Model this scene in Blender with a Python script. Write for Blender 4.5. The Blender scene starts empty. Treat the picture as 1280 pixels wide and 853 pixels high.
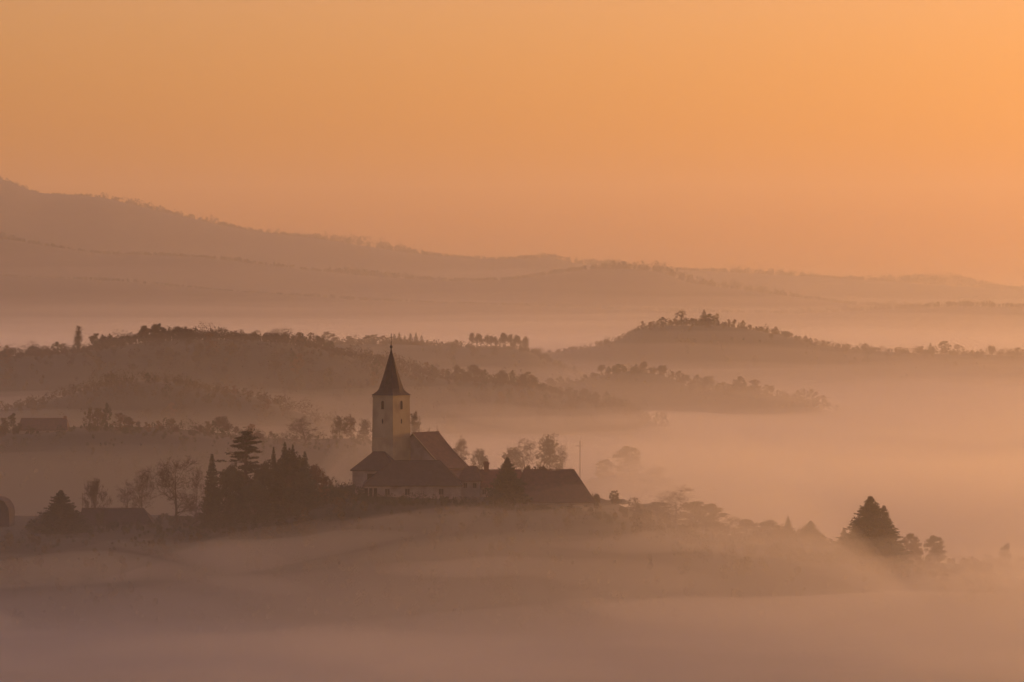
import bpy, math, random
import numpy as np
from mathutils import Vector, Matrix

# ------------------------------------------------------------------ camera, sky, sun, exposure
S = bpy.context.scene
COL = S.collection
CZ = 140.0                       # height of the viewpoint above datum (m)
F = 3743.0                       # focal length in pixels of a 1280-wide frame
HY = 390.0                       # row of the true horizon in that frame

cam = bpy.data.cameras.new('camera')
cam.sensor_width = 36.0
cam.lens = F / 1280 * 36.0
cam.shift_y = (HY - 426.5) / 1280
cam.clip_start = 1.0
cam.clip_end = 60000.0
cam_o = bpy.data.objects.new('camera', cam)
COL.objects.link(cam_o)
cam_o.location = (0, 0, CZ)
cam_o.rotation_euler = (math.radians(90), 0, 0)
S.camera = cam_o

SUN_EL, SUN_AZ = 3.5, 49.0       # degrees; azimuth to the right of the view direction (+Y)
w = bpy.data.worlds.new('World'); S.world = w; w.use_nodes = True
nt = w.node_tree
bg = nt.nodes['Background']
sky = nt.nodes.new('ShaderNodeTexSky')
sky.sky_type = 'NISHITA'; sky.sun_disc = False
sky.sun_elevation = math.radians(SUN_EL); sky.sun_rotation = math.radians(SUN_AZ)
sky.altitude = 200; sky.air_density = 1.8; sky.dust_density = 2.6; sky.ozone_density = 0.6
tint = nt.nodes.new('ShaderNodeMix'); tint.data_type = 'RGBA'; tint.blend_type = 'MULTIPLY'
tint.inputs['Factor'].default_value = 1.0
tint.inputs['B'].default_value = (1.0, 0.80, 1.55, 1)
nt.links.new(sky.outputs['Color'], tint.inputs['A'])
nt.links.new(tint.outputs['Result'], bg.inputs['Color'])
bg.inputs['Strength'].default_value = 0.10

sun = bpy.data.lights.new('sun', 'SUN')
sun.energy = 1.75; sun.angle = math.radians(0.5); sun.color = (1.0, 0.485, 0.135)
sun_o = bpy.data.objects.new('sun', sun); COL.objects.link(sun_o)
e_, a_ = math.radians(SUN_EL), math.radians(SUN_AZ)
SUN_DIR = Vector((math.sin(a_) * math.cos(e_), math.cos(a_) * math.cos(e_), math.sin(e_)))
sun_o.rotation_euler = SUN_DIR.to_track_quat('Z', 'Y').to_euler()
sun_o.location = (300, 300, 400)

vs = S.view_settings
vs.view_transform = 'Standard'; vs.look = 'None'; vs.gamma = 1.0; vs.use_curve_mapping = False
vs.exposure = 1.40
cy = S.cycles
cy.max_bounces = 8; cy.diffuse_bounces = 2; cy.glossy_bounces = 2; cy.transmission_bounces = 2
cy.volume_bounces = 4; cy.transparent_max_bounces = 16
cy.use_denoising = True
cy.sample_clamp_indirect = 4.0
cy.use_adaptive_sampling = True; cy.adaptive_threshold = 0.02

# ------------------------------------------------------------------ helpers
def tag(o, label=None, cat=None, group=None, kind=None):
    if label: o['label'] = label
    if cat: o['category'] = cat
    if group: o['group'] = group
    if kind: o['kind'] = kind
    return o

def empty(name, loc=(0, 0, 0), rz=0.0):
    o = bpy.data.objects.new(name, None); COL.objects.link(o)
    o.location = loc; o.rotation_euler = (0, 0, rz); o.empty_display_size = 1
    return o

class MB:
    """collects faces, becomes one mesh object"""
    def __init__(s): s.v = []; s.f = []; s.m = []
    def quad(s, a, b, c, d, m=0):
        n = len(s.v); s.v += [a, b, c, d]; s.f.append((n, n + 1, n + 2, n + 3)); s.m.append(m)
    def tri(s, a, b, c, m=0):
        n = len(s.v); s.v += [a, b, c]; s.f.append((n, n + 1, n + 2)); s.m.append(m)
    def poly(s, pts, m=0):
        n = len(s.v); s.v += list(pts); s.f.append(tuple(range(n, n + len(pts)))); s.m.append(m)
    def box(s, x0, x1, y0, y1, z0, z1, m=0):
        n = len(s.v)
        s.v += [(x, y, z) for z in (z0, z1) for y in (y0, y1) for x in (x0, x1)]
        for f in ((0, 2, 3, 1), (4, 5, 7, 6), (0, 1, 5, 4), (2, 6, 7, 3), (0, 4, 6, 2), (1, 3, 7, 5)):
            s.f.append(tuple(n + i for i in f)); s.m.append(m)
    def rings(s, rings, m=0, cap0=True, cap1=True):
        n = len(s.v); k = len(rings[0])
        for r in rings: s.v += [tuple(p) for p in r]
        for i in range(len(rings) - 1):
            for j in range(k):
                a = n + i * k + j; b = n + i * k + (j + 1) % k
                s.f.append((a, b, b + k, a + k)); s.m.append(m)
        if cap0: s.f.append(tuple(n + j for j in reversed(range(k)))); s.m.append(m)
        if cap1: s.f.append(tuple(n + (len(rings) - 1) * k + j for j in range(k))); s.m.append(m)
    def tube(s, p0, p1, r0, r1, k=4, m=0):
        p0 = Vector(p0); p1 = Vector(p1); d = p1 - p0
        if d.length < 1e-6: return
        d.normalize()
        a = d.orthogonal().normalized(); b = d.cross(a)
        R = []
        for p, r in ((p0, r0), (p1, r1)):
            R.append([tuple(p + (a * math.cos(t) + b * math.sin(t)) * r) for t in (2 * math.pi * i / k for i in range(k))])
        n = len(s.v); s.v += R[0] + R[1]
        for j in range(k):
            s.f.append((n + j, n + (j + 1) % k, n + k + (j + 1) % k, n + k + j)); s.m.append(m)
    def mesh(s, name, mats, smooth=False):
        me = bpy.data.meshes.new(name)
        me.from_pydata(s.v, [], s.f)
        for m in (mats if isinstance(mats, (list, tuple)) else [mats]): me.materials.append(m)
        me.polygons.foreach_set('material_index', s.m)
        if smooth: me.polygons.foreach_set('use_smooth', [True] * len(s.f))
        me.update()
        return me
    def build(s, name, mats, parent=None, smooth=False):
        o = bpy.data.objects.new(name, s.mesh(name, mats, smooth)); COL.objects.link(o)
        if parent: o.parent = parent
        return o

def px_pos(px, py, D):
    return Vector(((px - 640) * D / F, D, CZ + (HY - py) * D / F))

# ------------------------------------------------------------------ materials
def pmat(name, c0, c1, scale=1.0, rough=0.9, detail=4.0, bump=0.0, coords='Object', stretch=(1, 1, 1), dirt=None):
    m = bpy.data.materials.new(name); m.use_nodes = True
    t = m.node_tree; b = t.nodes['Principled BSDF']
    tc = t.nodes.new('ShaderNodeTexCoord'); mp = t.nodes.new('ShaderNodeMapping')
    mp.inputs['Scale'].default_value = stretch
    nz = t.nodes.new('ShaderNodeTexNoise'); nz.inputs['Scale'].default_value = scale; nz.inputs['Detail'].default_value = detail
    r = t.nodes.new('ShaderNodeValToRGB')
    r.color_ramp.elements[0].position = 0.32; r.color_ramp.elements[1].position = 0.68
    r.color_ramp.elements[0].color = (*c0, 1); r.color_ramp.elements[1].color = (*c1, 1)
    t.links.new(tc.outputs[coords], mp.inputs['Vector']); t.links.new(mp.outputs['Vector'], nz.inputs['Vector'])
    t.links.new(nz.outputs['Fac'], r.inputs['Fac'])
    out = r.outputs['Color']
    if dirt:
        n2 = t.nodes.new('ShaderNodeTexNoise'); n2.inputs['Scale'].default_value = dirt[1]; n2.inputs['Detail'].default_value = 6
        r2 = t.nodes.new('ShaderNodeValToRGB'); r2.color_ramp.elements[0].position = 0.5; r2.color_ramp.elements[1].position = 0.75
        r2.color_ramp.elements[0].color = (0, 0, 0, 1)
        mx = t.nodes.new('ShaderNodeMix'); mx.data_type = 'RGBA'
        mx.inputs['B'].default_value = (*dirt[0], 1)
        t.links.new(tc.outputs[coords], n2.inputs['Vector']); t.links.new(n2.outputs['Fac'], r2.inputs['Fac'])
        t.links.new(r2.outputs['Color'], mx.inputs['Factor']); t.links.new(out, mx.inputs['A'])
        out = mx.outputs['Result']
    t.links.new(out, b.inputs['Base Color'])
    b.inputs['Roughness'].default_value = rough
    b.inputs['Specular IOR Level'].default_value = 0.25
    if bump:
        bp = t.nodes.new('ShaderNodeBump'); bp.inputs['Strength'].default_value = bump
        t.links.new(nz.outputs['Fac'], bp.inputs['Height']); t.links.new(bp.outputs['Normal'], b.inputs['Normal'])
    return m

def tile_mat(name, c0, c1, pitch=0.3):
    m = pmat(name, c0, c1, scale=0.9, rough=0.85, detail=6)
    t = m.node_tree; b = t.nodes['Principled BSDF']
    wv = t.nodes.new('ShaderNodeTexWave'); wv.bands_direction = 'Z'; wv.inputs['Scale'].default_value = 0.314 / pitch
    wv.inputs['Distortion'].default_value = 0.4
    tc = t.nodes.new('ShaderNodeTexCoord'); t.links.new(tc.outputs['Object'], wv.inputs['Vector'])
    bp = t.nodes.new('ShaderNodeBump'); bp.inputs['Strength'].default_value = 0.5; bp.inputs['Distance'].default_value = 0.08
    t.links.new(wv.outputs['Fac'], bp.inputs['Height']); t.links.new(bp.outputs['Normal'], b.inputs['Normal'])
    return m

def air(name, density, color=(0.95, 0.95, 0.95), g=0.3):
    m = bpy.data.materials.new(name); m.use_nodes = True
    t = m.node_tree; t.nodes.remove(t.nodes['Principled BSDF'])
    v = t.nodes.new('ShaderNodeVolumePrincipled')
    v.inputs['Color'].default_value = (*color, 1); v.inputs['Density'].default_value = density
    v.inputs['Anisotropy'].default_value = g
    v.inputs['Density Attribute'].default_value = ''
    t.links.new(v.outputs['Volume'], t.nodes['Material Output'].inputs['Volume'])
    return m

M = dict(
    grass=pmat('meadow', (0.022, 0.024, 0.012), (0.05, 0.045, 0.024), scale=0.03, detail=8),
    wood_floor=pmat('wooded_slope', (0.03, 0.03, 0.017), (0.06, 0.05, 0.03), scale=0.02, detail=8),
    bark=pmat('bark', (0.04, 0.03, 0.022), (0.09, 0.07, 0.05), scale=2, stretch=(1, 1, .2)),
    twig=pmat('twig', (0.04, 0.028, 0.02), (0.075, 0.05, 0.035), scale=.5),
    needle=pmat('needles', (0.018, 0.03, 0.014), (0.045, 0.06, 0.025), scale=.6),
    leaf=pmat('dry_leaves', (0.05, 0.045, 0.02), (0.11, 0.075, 0.03), scale=.4),
    rust=pmat('rust_leaves', (0.09, 0.045, 0.02), (0.14, 0.07, 0.03), scale=.5),
    ever=pmat('evergreen_leaves', (0.02, 0.032, 0.014), (0.055, 0.065, 0.03), scale=.5),
    plaster=pmat('cream_plaster', (0.27, 0.225, 0.13), (0.34, 0.285, 0.175), scale=.35, dirt=((0.20, 0.16, 0.10), .25), stretch=(1, 1, .3), bump=.05),
    white=pmat('white_plaster', (0.55, 0.52, 0.46), (0.68, 0.64, 0.57), scale=.5, dirt=((0.4, 0.36, 0.3), .3), bump=.05),
    old=pmat('weathered_plaster', (0.20, 0.17, 0.14), (0.30, 0.26, 0.21), scale=.5, dirt=((0.14, 0.11, 0.085), .3), bump=.05),
    gable=pmat('shade_brown_plaster', (0.17, 0.14, 0.12), (0.25, 0.21, 0.18), scale=.5, dirt=((0.13, 0.10, 0.08), .3), bump=.05),  # darkened to carry the nave gable's shadow in its colour; window frames reuse it
    slate=tile_mat('dark_shingle', (0.022, 0.017, 0.017), (0.045, 0.034, 0.033), .25),
    tile=tile_mat('brown_tile', (0.05, 0.027, 0.021), (0.095, 0.048, 0.036), .33),
    red=tile_mat('red_tile', (0.085, 0.036, 0.026), (0.15, 0.06, 0.042), .33),
    dark=pmat('dark_opening', (0.012, 0.010, 0.009), (0.02, 0.017, 0.014), rough=.95),
    iron=pmat('iron', (0.02, 0.018, 0.017), (0.035, 0.03, 0.028), rough=.5),
    wood=pmat('old_timber', (0.06, 0.045, 0.032), (0.12, 0.09, 0.065), scale=1.5, stretch=(3, 3, .3)),
)

# ------------------------------------------------------------------ terrain
rng = np.random.RandomState(7)
_g = rng.rand(64, 64)
def vnoise(x, y):
    xi = np.floor(x).astype(int); yi = np.floor(y).astype(int); fx = x - xi; fy = y - yi
    fx = fx * fx * (3 - 2 * fx); fy = fy * fy * (3 - 2 * fy)
    g = lambda i, j: _g[i % 64, j % 64]
    return (g(xi, yi) * (1 - fx) + g(xi + 1, yi) * fx) * (1 - fy) + (g(xi, yi + 1) * (1 - fx) + g(xi + 1, yi + 1) * fx) * fy
def fbm(x, y, o=4):
    s = 0; a = 0.5; k = 1.0
    for i in range(o):
        s = s + a * (vnoise(x * k + 17.3 * i, y * k + 5.1 * i) - 0.5); a *= 0.5; k *= 2.03
    return s

FLOOR = CZ - 105.0
# distance, flat half-depth of the crest, front and back fall-off, crest line (column,row), roughness
RIDGES = [
    (805, 32, 120, 110, [(-400, 665), (-100, 658), (0, 655), (60, 657), (180, 655), (260, 657), (350, 645), (410, 622), (450, 613), (600, 618), (740, 628), (800, 652), (880, 678), (1000, 692), (1100, 706), (1200, 722), (1300, 745), (1500, 800), (1700, 850)], 0.5),
    (930, 35, 45, 90, [(-400, 800), (250, 730), (330, 668), (400, 632), (480, 610), (560, 599), (640, 594), (680, 595), (705, 610), (735, 655), (800, 720), (950, 800), (1050, 850), (1700, 900)], 0.6),
    (1200, 30, 110, 130, [(-400, 560), (0, 543), (100, 537), (200, 538), (280, 546), (350, 553), (440, 552), (470, 556), (520, 582), (570, 612), (640, 650), (760, 700), (900, 760), (1700, 800)], 1.0),
    (1600, 20, 120, 130, [(-400, 530), (0, 515), (60, 502), (110, 488), (150, 480), (185, 477), (220, 479), (265, 489), (310, 494), (350, 508), (420, 535), (500, 580), (600, 640), (1700, 700)], 1.0),
    (2050, 25, 200, 200, [(-400, 460), (0, 447), (100, 441), (150, 432), (200, 426), (260, 424), (330, 426), (400, 435), (440, 447), (500, 463), (560, 474), (640, 480), (700, 492), (760, 508), (820, 530), (880, 560), (950, 600), (1700, 640)], 1.5),
    (2350, 20, 130, 140, [(400, 600), (600, 520), (700, 486), (740, 472), (790, 463), (830, 470), (870, 488), (920, 490), (960, 494), (1000, 503), (1060, 522), (1110, 548), (1200, 600), (1700, 640)], 1.5),
    (2650, 30, 200, 220, [(-400, 520), (250, 465), (330, 442), (380, 433), (430, 431), (490, 430), (540, 432), (600, 436), (650, 437), (668, 441), (690, 455), (720, 470), (780, 490), (900, 540), (1700, 600)], 1.5),
    (2900, 30, 220, 260, [(-400, 560), (500, 470), (600, 452), (690, 441), (740, 434), (775, 425), (800, 411), (840, 407), (900, 407), (940, 412), (985, 421), (1015, 430), (1060, 436), (1110, 440), (1180, 443), (1280, 445), (1500, 447), (1700, 450)], 1.5),
    (6000, 80, 700, 700, [(-400, 330), (0, 345), (150, 352), (300, 365), (450, 375), (600, 380), (800, 388), (1000, 392), (1100, 387), (1200, 383), (1280, 384), (1450, 386), (1700, 392)], 6),
    (7200, 100, 900, 900, [(-400, 275), (0, 299), (60, 309), (130, 319), (250, 322), (330, 332), (450, 345), (560, 352), (640, 350), (700, 342), (745, 336), (800, 337), (830, 342), (860, 354), (960, 367), (1060, 380), (1200, 388), (1700, 395)], 8),
    (9500, 200, 1500, 1400, [(-400, 175), (-100, 210), (0, 227), (15, 233), (45, 245), (130, 251), (200, 267), (270, 283), (320, 292), (400, 301), (460, 310), (520, 319), (600, 325), (650, 325), (690, 323), (720, 331), (780, 334), (860, 339), (1000, 346), (1100, 352), (1280, 364), (1500, 378), (1700, 386)], 10),
    (1350, 22, 90, 90, [(-400, 900), (600, 700), (690, 640), (735, 602), (785, 593), (830, 597), (880, 628), (960, 700), (1700, 900)], 0.8),
]
def ridge_z(i, px):
    D, fl, wf, wb, pts, rough = RIDGES[i]
    X = np.array([p[0] for p in pts], float); Z = np.array([CZ + (HY - p[1]) * D / F for p in pts])
    k = 10.0 if D > 1000 else 16.0
    s = 0
    for d in (-1, -0.5, 0, 0.5, 1): s = s + np.interp(px + d * k, X, Z)
    return s / 5
def terrain(x, y):
    x = np.asarray(x, float); y = np.asarray(y, float)
    yy = np.maximum(y, 40.0); px = 640 + x / yy * F
    z = FLOOR + 6 * fbm(x / 180, y / 180) + 0 * x
    for i, (D, fl, wf, wb, pts, rough) in enumerate(RIDGES):
        d = yy - D
        t = np.where(d < 0, np.maximum(-d - fl, 0) / wf, np.maximum(d - fl, 0) / wb)
        g = np.exp(-t * t * 0.9)
        sc = D / 8.0
        h = FLOOR - 15 + (ridge_z(i, px) - FLOOR + 15) * g + rough * 2 * fbm(x / sc, y / sc, 5) * (0.25 + np.minimum(t, 1))
        z = np.maximum(z, h) if i == 0 else np.where(h > z, h, z)
    return z
def ground(x, y): return float(terrain(np.array([x]), np.array([y]))[0])

def fan(name, y0, y1, rows, cols, zf, px0=-420, px1=1700, mats=None, wide=0):
    ys = np.geomspace(y0, y1, rows)
    P = np.linspace(px0, px1, cols)
    Y, PX = np.meshgrid(ys, P, indexing='ij')
    X = (PX - 640) * Y / F + (PX - 640) / 1060 * wide
    Z = zf(X, Y)
    v = np.stack([X, Y, Z], -1).reshape(-1, 3)
    i = np.arange(rows * cols).reshape(rows, cols)
    f = np.stack([i[:-1, :-1], i[:-1, 1:], i[1:, 1:], i[1:, :-1]], -1).reshape(-1, 4)
    me = bpy.data.meshes.new(name)
    me.from_pydata(v.tolist(), [], f.tolist())
    me.polygons.foreach_set('use_smooth', [True] * len(f))
    me.materials.append(mats); me.update()
    o = bpy.data.objects.new(name, me); COL.objects.link(o)
    return o
tag(fan('terrain', 60, 4300, 420, 300, terrain, mats=M['grass'], wide=60), kind='structure')
tag(fan('mountains', 4250, 12500, 200, 300, terrain, mats=M['wood_floor'], wide=60), kind='structure')

# ------------------------------------------------------------------ air: haze box and the valley fog
mb = MB(); mb.box(-5200, 5200, -400, 13200, FLOOR - 60, CZ + 560)
tag(mb.build('haze', air('haze_air', 1.0e-4, (0.97, 0.93, 0.81), g=0.45)), kind='stuff')

def fog(name, y0, y1, rows, cols, top, bottom, density, px0=-415, px1=1690, g=0.68, wide=50, color=(0.87, 0.86, 0.80)):
    ys = np.geomspace(y0, y1, rows); P = np.linspace(px0, px1, cols)
    Y, PX = np.meshgrid(ys, P, indexing='ij'); X = (PX - 640) * Y / F + (PX - 640) / 1060 * wide
    Z = np.maximum(top(X, Y), bottom + 1)
    n = rows * cols
    v = np.concatenate([np.stack([X, Y, Z], -1).reshape(-1, 3), np.stack([X, Y, np.full_like(Z, bottom)], -1).reshape(-1, 3)])
    i = np.arange(n).reshape(rows, cols)
    f = np.stack([i[:-1, :-1], i[:-1, 1:], i[1:, 1:], i[1:, :-1]], -1).reshape(-1, 4)
    fb = f[:, ::-1] + n
    rim = np.concatenate([i[0, :], i[1:, -1], i[-1, -2::-1], i[-2:0:-1, 0]])
    nx = np.roll(rim, -1)
    side = np.stack([rim, rim + n, nx + n, nx], -1)
    me = bpy.data.meshes.new(name); me.from_pydata(v.tolist(), [], np.concatenate([f, fb, side]).tolist())
    me.polygons.foreach_set('use_smooth', [False] * len(me.polygons))
    me.materials.append(air(name + '_air', density, color, g=g)); me.update()
    o = bpy.data.objects.new(name, me); COL.objects.link(o)
    return tag(o, kind='stuff')

def sm(a, b, t):
    t = np.clip((t - a) / (b - a), 0, 1); return t * t * (3 - 2 * t)
fog('low_mist', 70, 12400, 120, 90, lambda x, y: CZ - 12 + 14 * fbm(x / 500, y / 700), FLOOR - 50, 1.1e-4)
fog('low_mist', 69, 12395, 120, 90, lambda x, y: CZ - 31 + 16 * fbm(x / 400 + 7, y / 500), FLOOR - 50.5, 1.5e-4)
fog('low_mist', 71, 12350, 220, 140, lambda x, y: CZ - 49 + 16 * fbm(x / 190 + 2, y / 300) + 9 * sm(2300, 3000, y), FLOOR - 49, 8e-4)
fog('valley_fog', 72, 12300, 260, 160, lambda x, y: CZ - 71 + 20 * fbm(x / 150, y / 260) + 9 * sm(1000, 780, y) + 21 * sm(18, 40, x) * sm(1250, 1050, y) * sm(835, 890, y) + 19 * sm(2350, 2950, y), FLOOR - 48, 0.0035)
fog('ground_fog', 74, 12200, 260, 160, lambda x, y: CZ - 77 + 22 * fbm(x / 120 + 9, y / 200) + 7 * sm(1000, 780, y) + 17 * sm(2350, 2950, y), FLOOR - 46, 0.010)
fog('shade_tinted_fog_bank', 76, 860, 200, 180, lambda x, y: CZ - 47 + 15 * fbm(x / 110 + 3, y / 90) - 34 * sm(300, 850, y), FLOOR - 44, 0.0032, color=(0.47, 0.48, 0.51))  # foreground shade painted into the dark grey colour of these three near banks
fog('shade_tinted_fog_bank', 75, 800, 200, 180, lambda x, y: CZ - 50 + 17 * fbm(x / 90 + 13, y / 70 + 4) - 32 * sm(260, 790, y), FLOOR - 43, 0.005, color=(0.47, 0.48, 0.51))
fog('shade_tinted_fog_bank', 77, 700, 200, 180, lambda x, y: CZ - 54 + 18 * fbm(x / 70 + 23, y / 60 + 7) - 26 * sm(240, 690, y), FLOOR - 41, 0.009, color=(0.47, 0.48, 0.51))
fog('hill_mist', 540, 792, 60, 160, lambda x, y: CZ - 46 + 9 * fbm(x / 55 + 5, y / 40) + 6 * fbm(x / 16 + 2, y / 16) - 14 * sm(620, 545, y) - 15 * sm(0, -120, x) + 5 * sm(22, 40, x) - 22 * sm(62, 92, x), FLOOR - 42, 0.0030)
for h_, d_, s_ in ((130, 2.5e-5, 900), (85, 3.5e-5, 700), (50, 5e-5, 800), (24, 7e-5, 600), (6, 9e-5, 700), (-9, 1.2e-4, 500), (-22, 1.6e-4, 600), (-34, 2.6e-4, 500), (-43, 5e-4, 450)):
    fog('far_mist', (3700 if h_ > 10 else 2430) + h_, 12440 + h_ * .05, 60, 120, lambda x, y: CZ + h_ + (34 + abs(h_) * .25) * fbm(x / s_ + h_, y / 1100 + h_), FLOOR - 49.5 - h_ * .003, d_, g=0.5)
fog('hill_mist', 838, 892, 20, 120, lambda x, y: CZ - 33 + 16 * fbm(x / 40 + 5, y / 40) - 60 * sm(-40, -90, x) - 60 * sm(60, 150, x), FLOOR - 43, 0.0042)

def wisps(name, spots, density, color, seed):
    """separate lenses of thicker mist drifting over the fog, one object"""
    r = random.Random(seed); q = MB()
    for (x, y, z, L, W_, H_) in spots:
        yaw = r.uniform(-.5, .5); c, s_ = math.cos(yaw), math.sin(yaw); n, m = 26, 12; ph = [r.uniform(0, 6.28) for _ in range(6)]
        rg = []
        for i in range(1, n):
            a = math.pi * i / n; R = []
            u = -math.cos(a); sc = math.sin(a) * (1 + .28 * math.sin(3.1 * u + ph[0]) + .16 * math.sin(7.3 * u + ph[1]))
            for j in range(m):
                b = 2 * math.pi * j / m
                px_, py_ = u * L, math.cos(b) * W_ * sc + W_ * .5 * math.sin(2.3 * u + ph[2]); pz = math.sin(b) * H_ * sc + H_ * .6 * math.sin(2.9 * u + ph[3])
                R.append((x + px_ * c - py_ * s_, y + px_ * s_ + py_ * c, z + pz))
            rg.append(R)
        q.rings(rg)
    tag(q.build(name, air(name + '_air', density, color, g=0.68)), kind='stuff')
_r = random.Random(12)
wisps('mist_wisps', [(-105, 470, CZ - 47, 34, 14, 2.4), (-30, 440, CZ - 49, 38, 14, 2.2), (48, 480, CZ - 46, 40, 15, 2.6), (118, 455, CZ - 48, 30, 12, 2.2),
    (-80, 560, CZ - 50, 44, 16, 2.6), (5, 590, CZ - 51, 40, 16, 2.4), (92, 575, CZ - 49, 44, 18, 2.8), (-52, 640, CZ - 50, 34, 16, 2.4), (45, 665, CZ - 52, 46, 18, 2.4), (132, 650, CZ - 53, 38, 16, 2.6),
    (-15, 380, CZ - 46, 30, 10, 1.8), (70, 375, CZ - 44, 28, 10, 1.8), (-85, 395, CZ - 45, 26, 10, 1.8)], 0.006, (0.8, 0.8, 0.78), 1)
wisps('mist_wisps', [(60, 1030, CZ - 52, 60, 30, 4.5), (230, 1120, CZ - 56, 90, 35, 5), (-70, 1430, CZ - 62, 110, 40, 6), (150, 1560, CZ - 58, 120, 45, 6.5), (420, 1700, CZ - 58, 140, 50, 7), (-330, 1780, CZ - 58, 110, 45, 6), (300, 2060, CZ - 60, 150, 50, 8),
    (40, 1780, CZ - 60, 90, 40, 6), (620, 2350, CZ - 52, 180, 60, 8), (-160, 2320, CZ - 50, 150, 50, 7), (700, 3300, CZ - 42, 260, 80, 9), (150, 3300, CZ - 40, 240, 80, 9), (-420, 3100, CZ - 40, 240, 80, 9), (-900, 4000, CZ - 36, 340, 100, 12), (400, 4100, CZ - 36, 330, 100, 12), (1200, 4300, CZ - 34, 300, 100, 12)], 0.0022, (0.88, 0.87, 0.82), 2)

# ------------------------------------------------------------------ trees
def branchlets(mb, p, d, L, r, lev, rnd, maxlev, up, gnarl, m, tips, fork=3):
    """a limb as a chain of tapered tubes, with side branches"""
    n = 5 if lev <= 1 else (4 if lev == 2 else 3)
    k = 6 if lev == 0 else (5 if lev == 1 else 3)
    q = Vector(p); dd = Vector(d).normalized(); seg = L / n
    pts = [(q.copy(), dd.copy(), r)]
    for i in range(n):
        dd = (dd + Vector((rnd.gauss(0, gnarl), rnd.gauss(0, gnarl), rnd.gauss(0, gnarl) + up))).normalized()
        q2 = q + dd * seg
        r2 = r * (1 - 0.8 * (i + 1) / n)
        mb.tube(q, q2, r * (1 - 0.8 * i / n), max(r2, 0.012), k, m)
        q = q2; pts.append((q.copy(), dd.copy(), max(r2, 0.012)))
    tips.append((q, dd, lev))
    return pts

def bare_tree_parts(seed, H, spread=0.5, clear=0.22, maxlev=4, dens=1.0, up=0.10, wood=('bark', 'twig'), upright=0.0):
    """trunk mesh and crown mesh of a leafless tree of height about H"""
    rnd = random.Random(seed)
    T = MB(); C = MB(); tips = []
    r0 = H * 0.020 + 0.06
    trunk = branchlets(T, (0, 0, -0.4), (rnd.gauss(0, .04), rnd.gauss(0, .04), 1), H * 0.72, r0, 0, rnd, maxlev, 0.05, 0.07, 0, tips)
    T.tube((0, 0, -0.6), (0, 0, 0.9), r0 * 1.6, r0 * 0.95, 7)
    def grow(pts, lev, L, rr):
        if lev > maxlev: return
        mbx = T if lev == 1 else C
        cnt = {1: 13, 2: 8, 3: 6, 4: 5}[lev]
        cnt = max(2, int(cnt * dens * rnd.uniform(.8, 1.2)))
        for i in range(cnt):
            t = (clear + (1 - clear) * (i + rnd.random()) / cnt) if lev == 1 else rnd.uniform(0.25, 1.0)
            j = min(int(t * (len(pts) - 1)), len(pts) - 2); f = t * (len(pts) - 1) - j
            p = pts[j][0].lerp(pts[j + 1][0], f); d = pts[j + 1][1]; rb = pts[j][2] * (1 - f) + pts[j + 1][2] * f
            az = rnd.uniform(0, 2 * math.pi)
            a = Vector((math.cos(az), math.sin(az), rnd.uniform(-.15, .25)))
            a = (a - d * a.dot(d)); a.normalize()
            sp = spread * rnd.uniform(.7, 1.25) * (1.0 if lev > 1 else (1.25 - 0.6 * t))
            nd = (d * (1 - sp * .62) + a * sp + Vector((0, 0, upright))).normalized()
            LL = L * rnd.uniform(.65, 1.1) * ((1.12 - 0.62 * t) if lev == 1 else (1.1 - 0.4 * t))
            rad = min(rb * .62, max(LL * 0.018, 0.03))
            if lev >= 4: rad = 0.03
            sub = branchlets(mbx, p, nd, LL, rad, lev, rnd, maxlev, up, 0.13 + .02 * lev, 0, tips)
            grow(sub, lev + 1, L * 0.52, rad)
    grow(trunk, 1, H * 0.52, r0 * .5)
    return T, C, [t for t in tips if t[2] >= 2]

def leaf_cards(mb, c, r, n, size, rnd, m=0, squash=0.75):
    """leaf-sized faces thrown through a clump's volume"""
    for i in range(n):
        while True:
            v = Vector((rnd.uniform(-1, 1), rnd.uniform(-1, 1), rnd.uniform(-1, 1)))
            if v.length <= 1: break
        v = v * (0.55 + 0.45 * rnd.random()) if rnd.random() < .5 else v
        p = Vector(c) + Vector((v.x * r, v.y * r, v.z * r * squash))
        a = Vector((rnd.gauss(0, 1), rnd.gauss(0, 1), rnd.gauss(0, 1))).normalized(); b = a.orthogonal().normalized()
        s = size * rnd.uniform(.6, 1.4)
        a *= s; b *= s * .62
        mb.quad(tuple(p - a), tuple(p - b * .9), tuple(p + a), tuple(p + b), m)

def leafy_tree_parts(seed, H, W, clear=0.10, clumps=74, per=78, size=0.30, shape=1.0):
    rnd = random.Random(seed); T = MB(); C = MB()
    r0 = H * .02 + .08
    T.tube((0, 0, -.5), (rnd.gauss(0, .2), rnd.gauss(0, .2), H * .5), r0 * 1.2, r0 * .6, 7)
    T.tube((0, 0, H * .45), (rnd.gauss(0, .3), rnd.gauss(0, .3), H * .85), r0 * .6, r0 * .2, 5)
    for i in range(clumps):
        t = (i + rnd.random()) / clumps
        z = H * (clear + (1 - clear) * t)
        prof = math.sin(math.pi * min(1, (0.12 + 0.88 * t) ** shape)) ** .6 if t < .97 else .25
        rr = W * prof * math.sqrt(rnd.random()); az = rnd.uniform(0, 6.283)
        c = Vector((rr * math.cos(az), rr * math.sin(az), z * rnd.uniform(.95, 1.0)))
        T.tube((0, 0, z * .72), tuple(c), .09, .025, 4)
        leaf_cards(C, c, W * rnd.uniform(.20, .40), int(per * rnd.uniform(.5, 1.3)), size, rnd)
    return T, C

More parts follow.
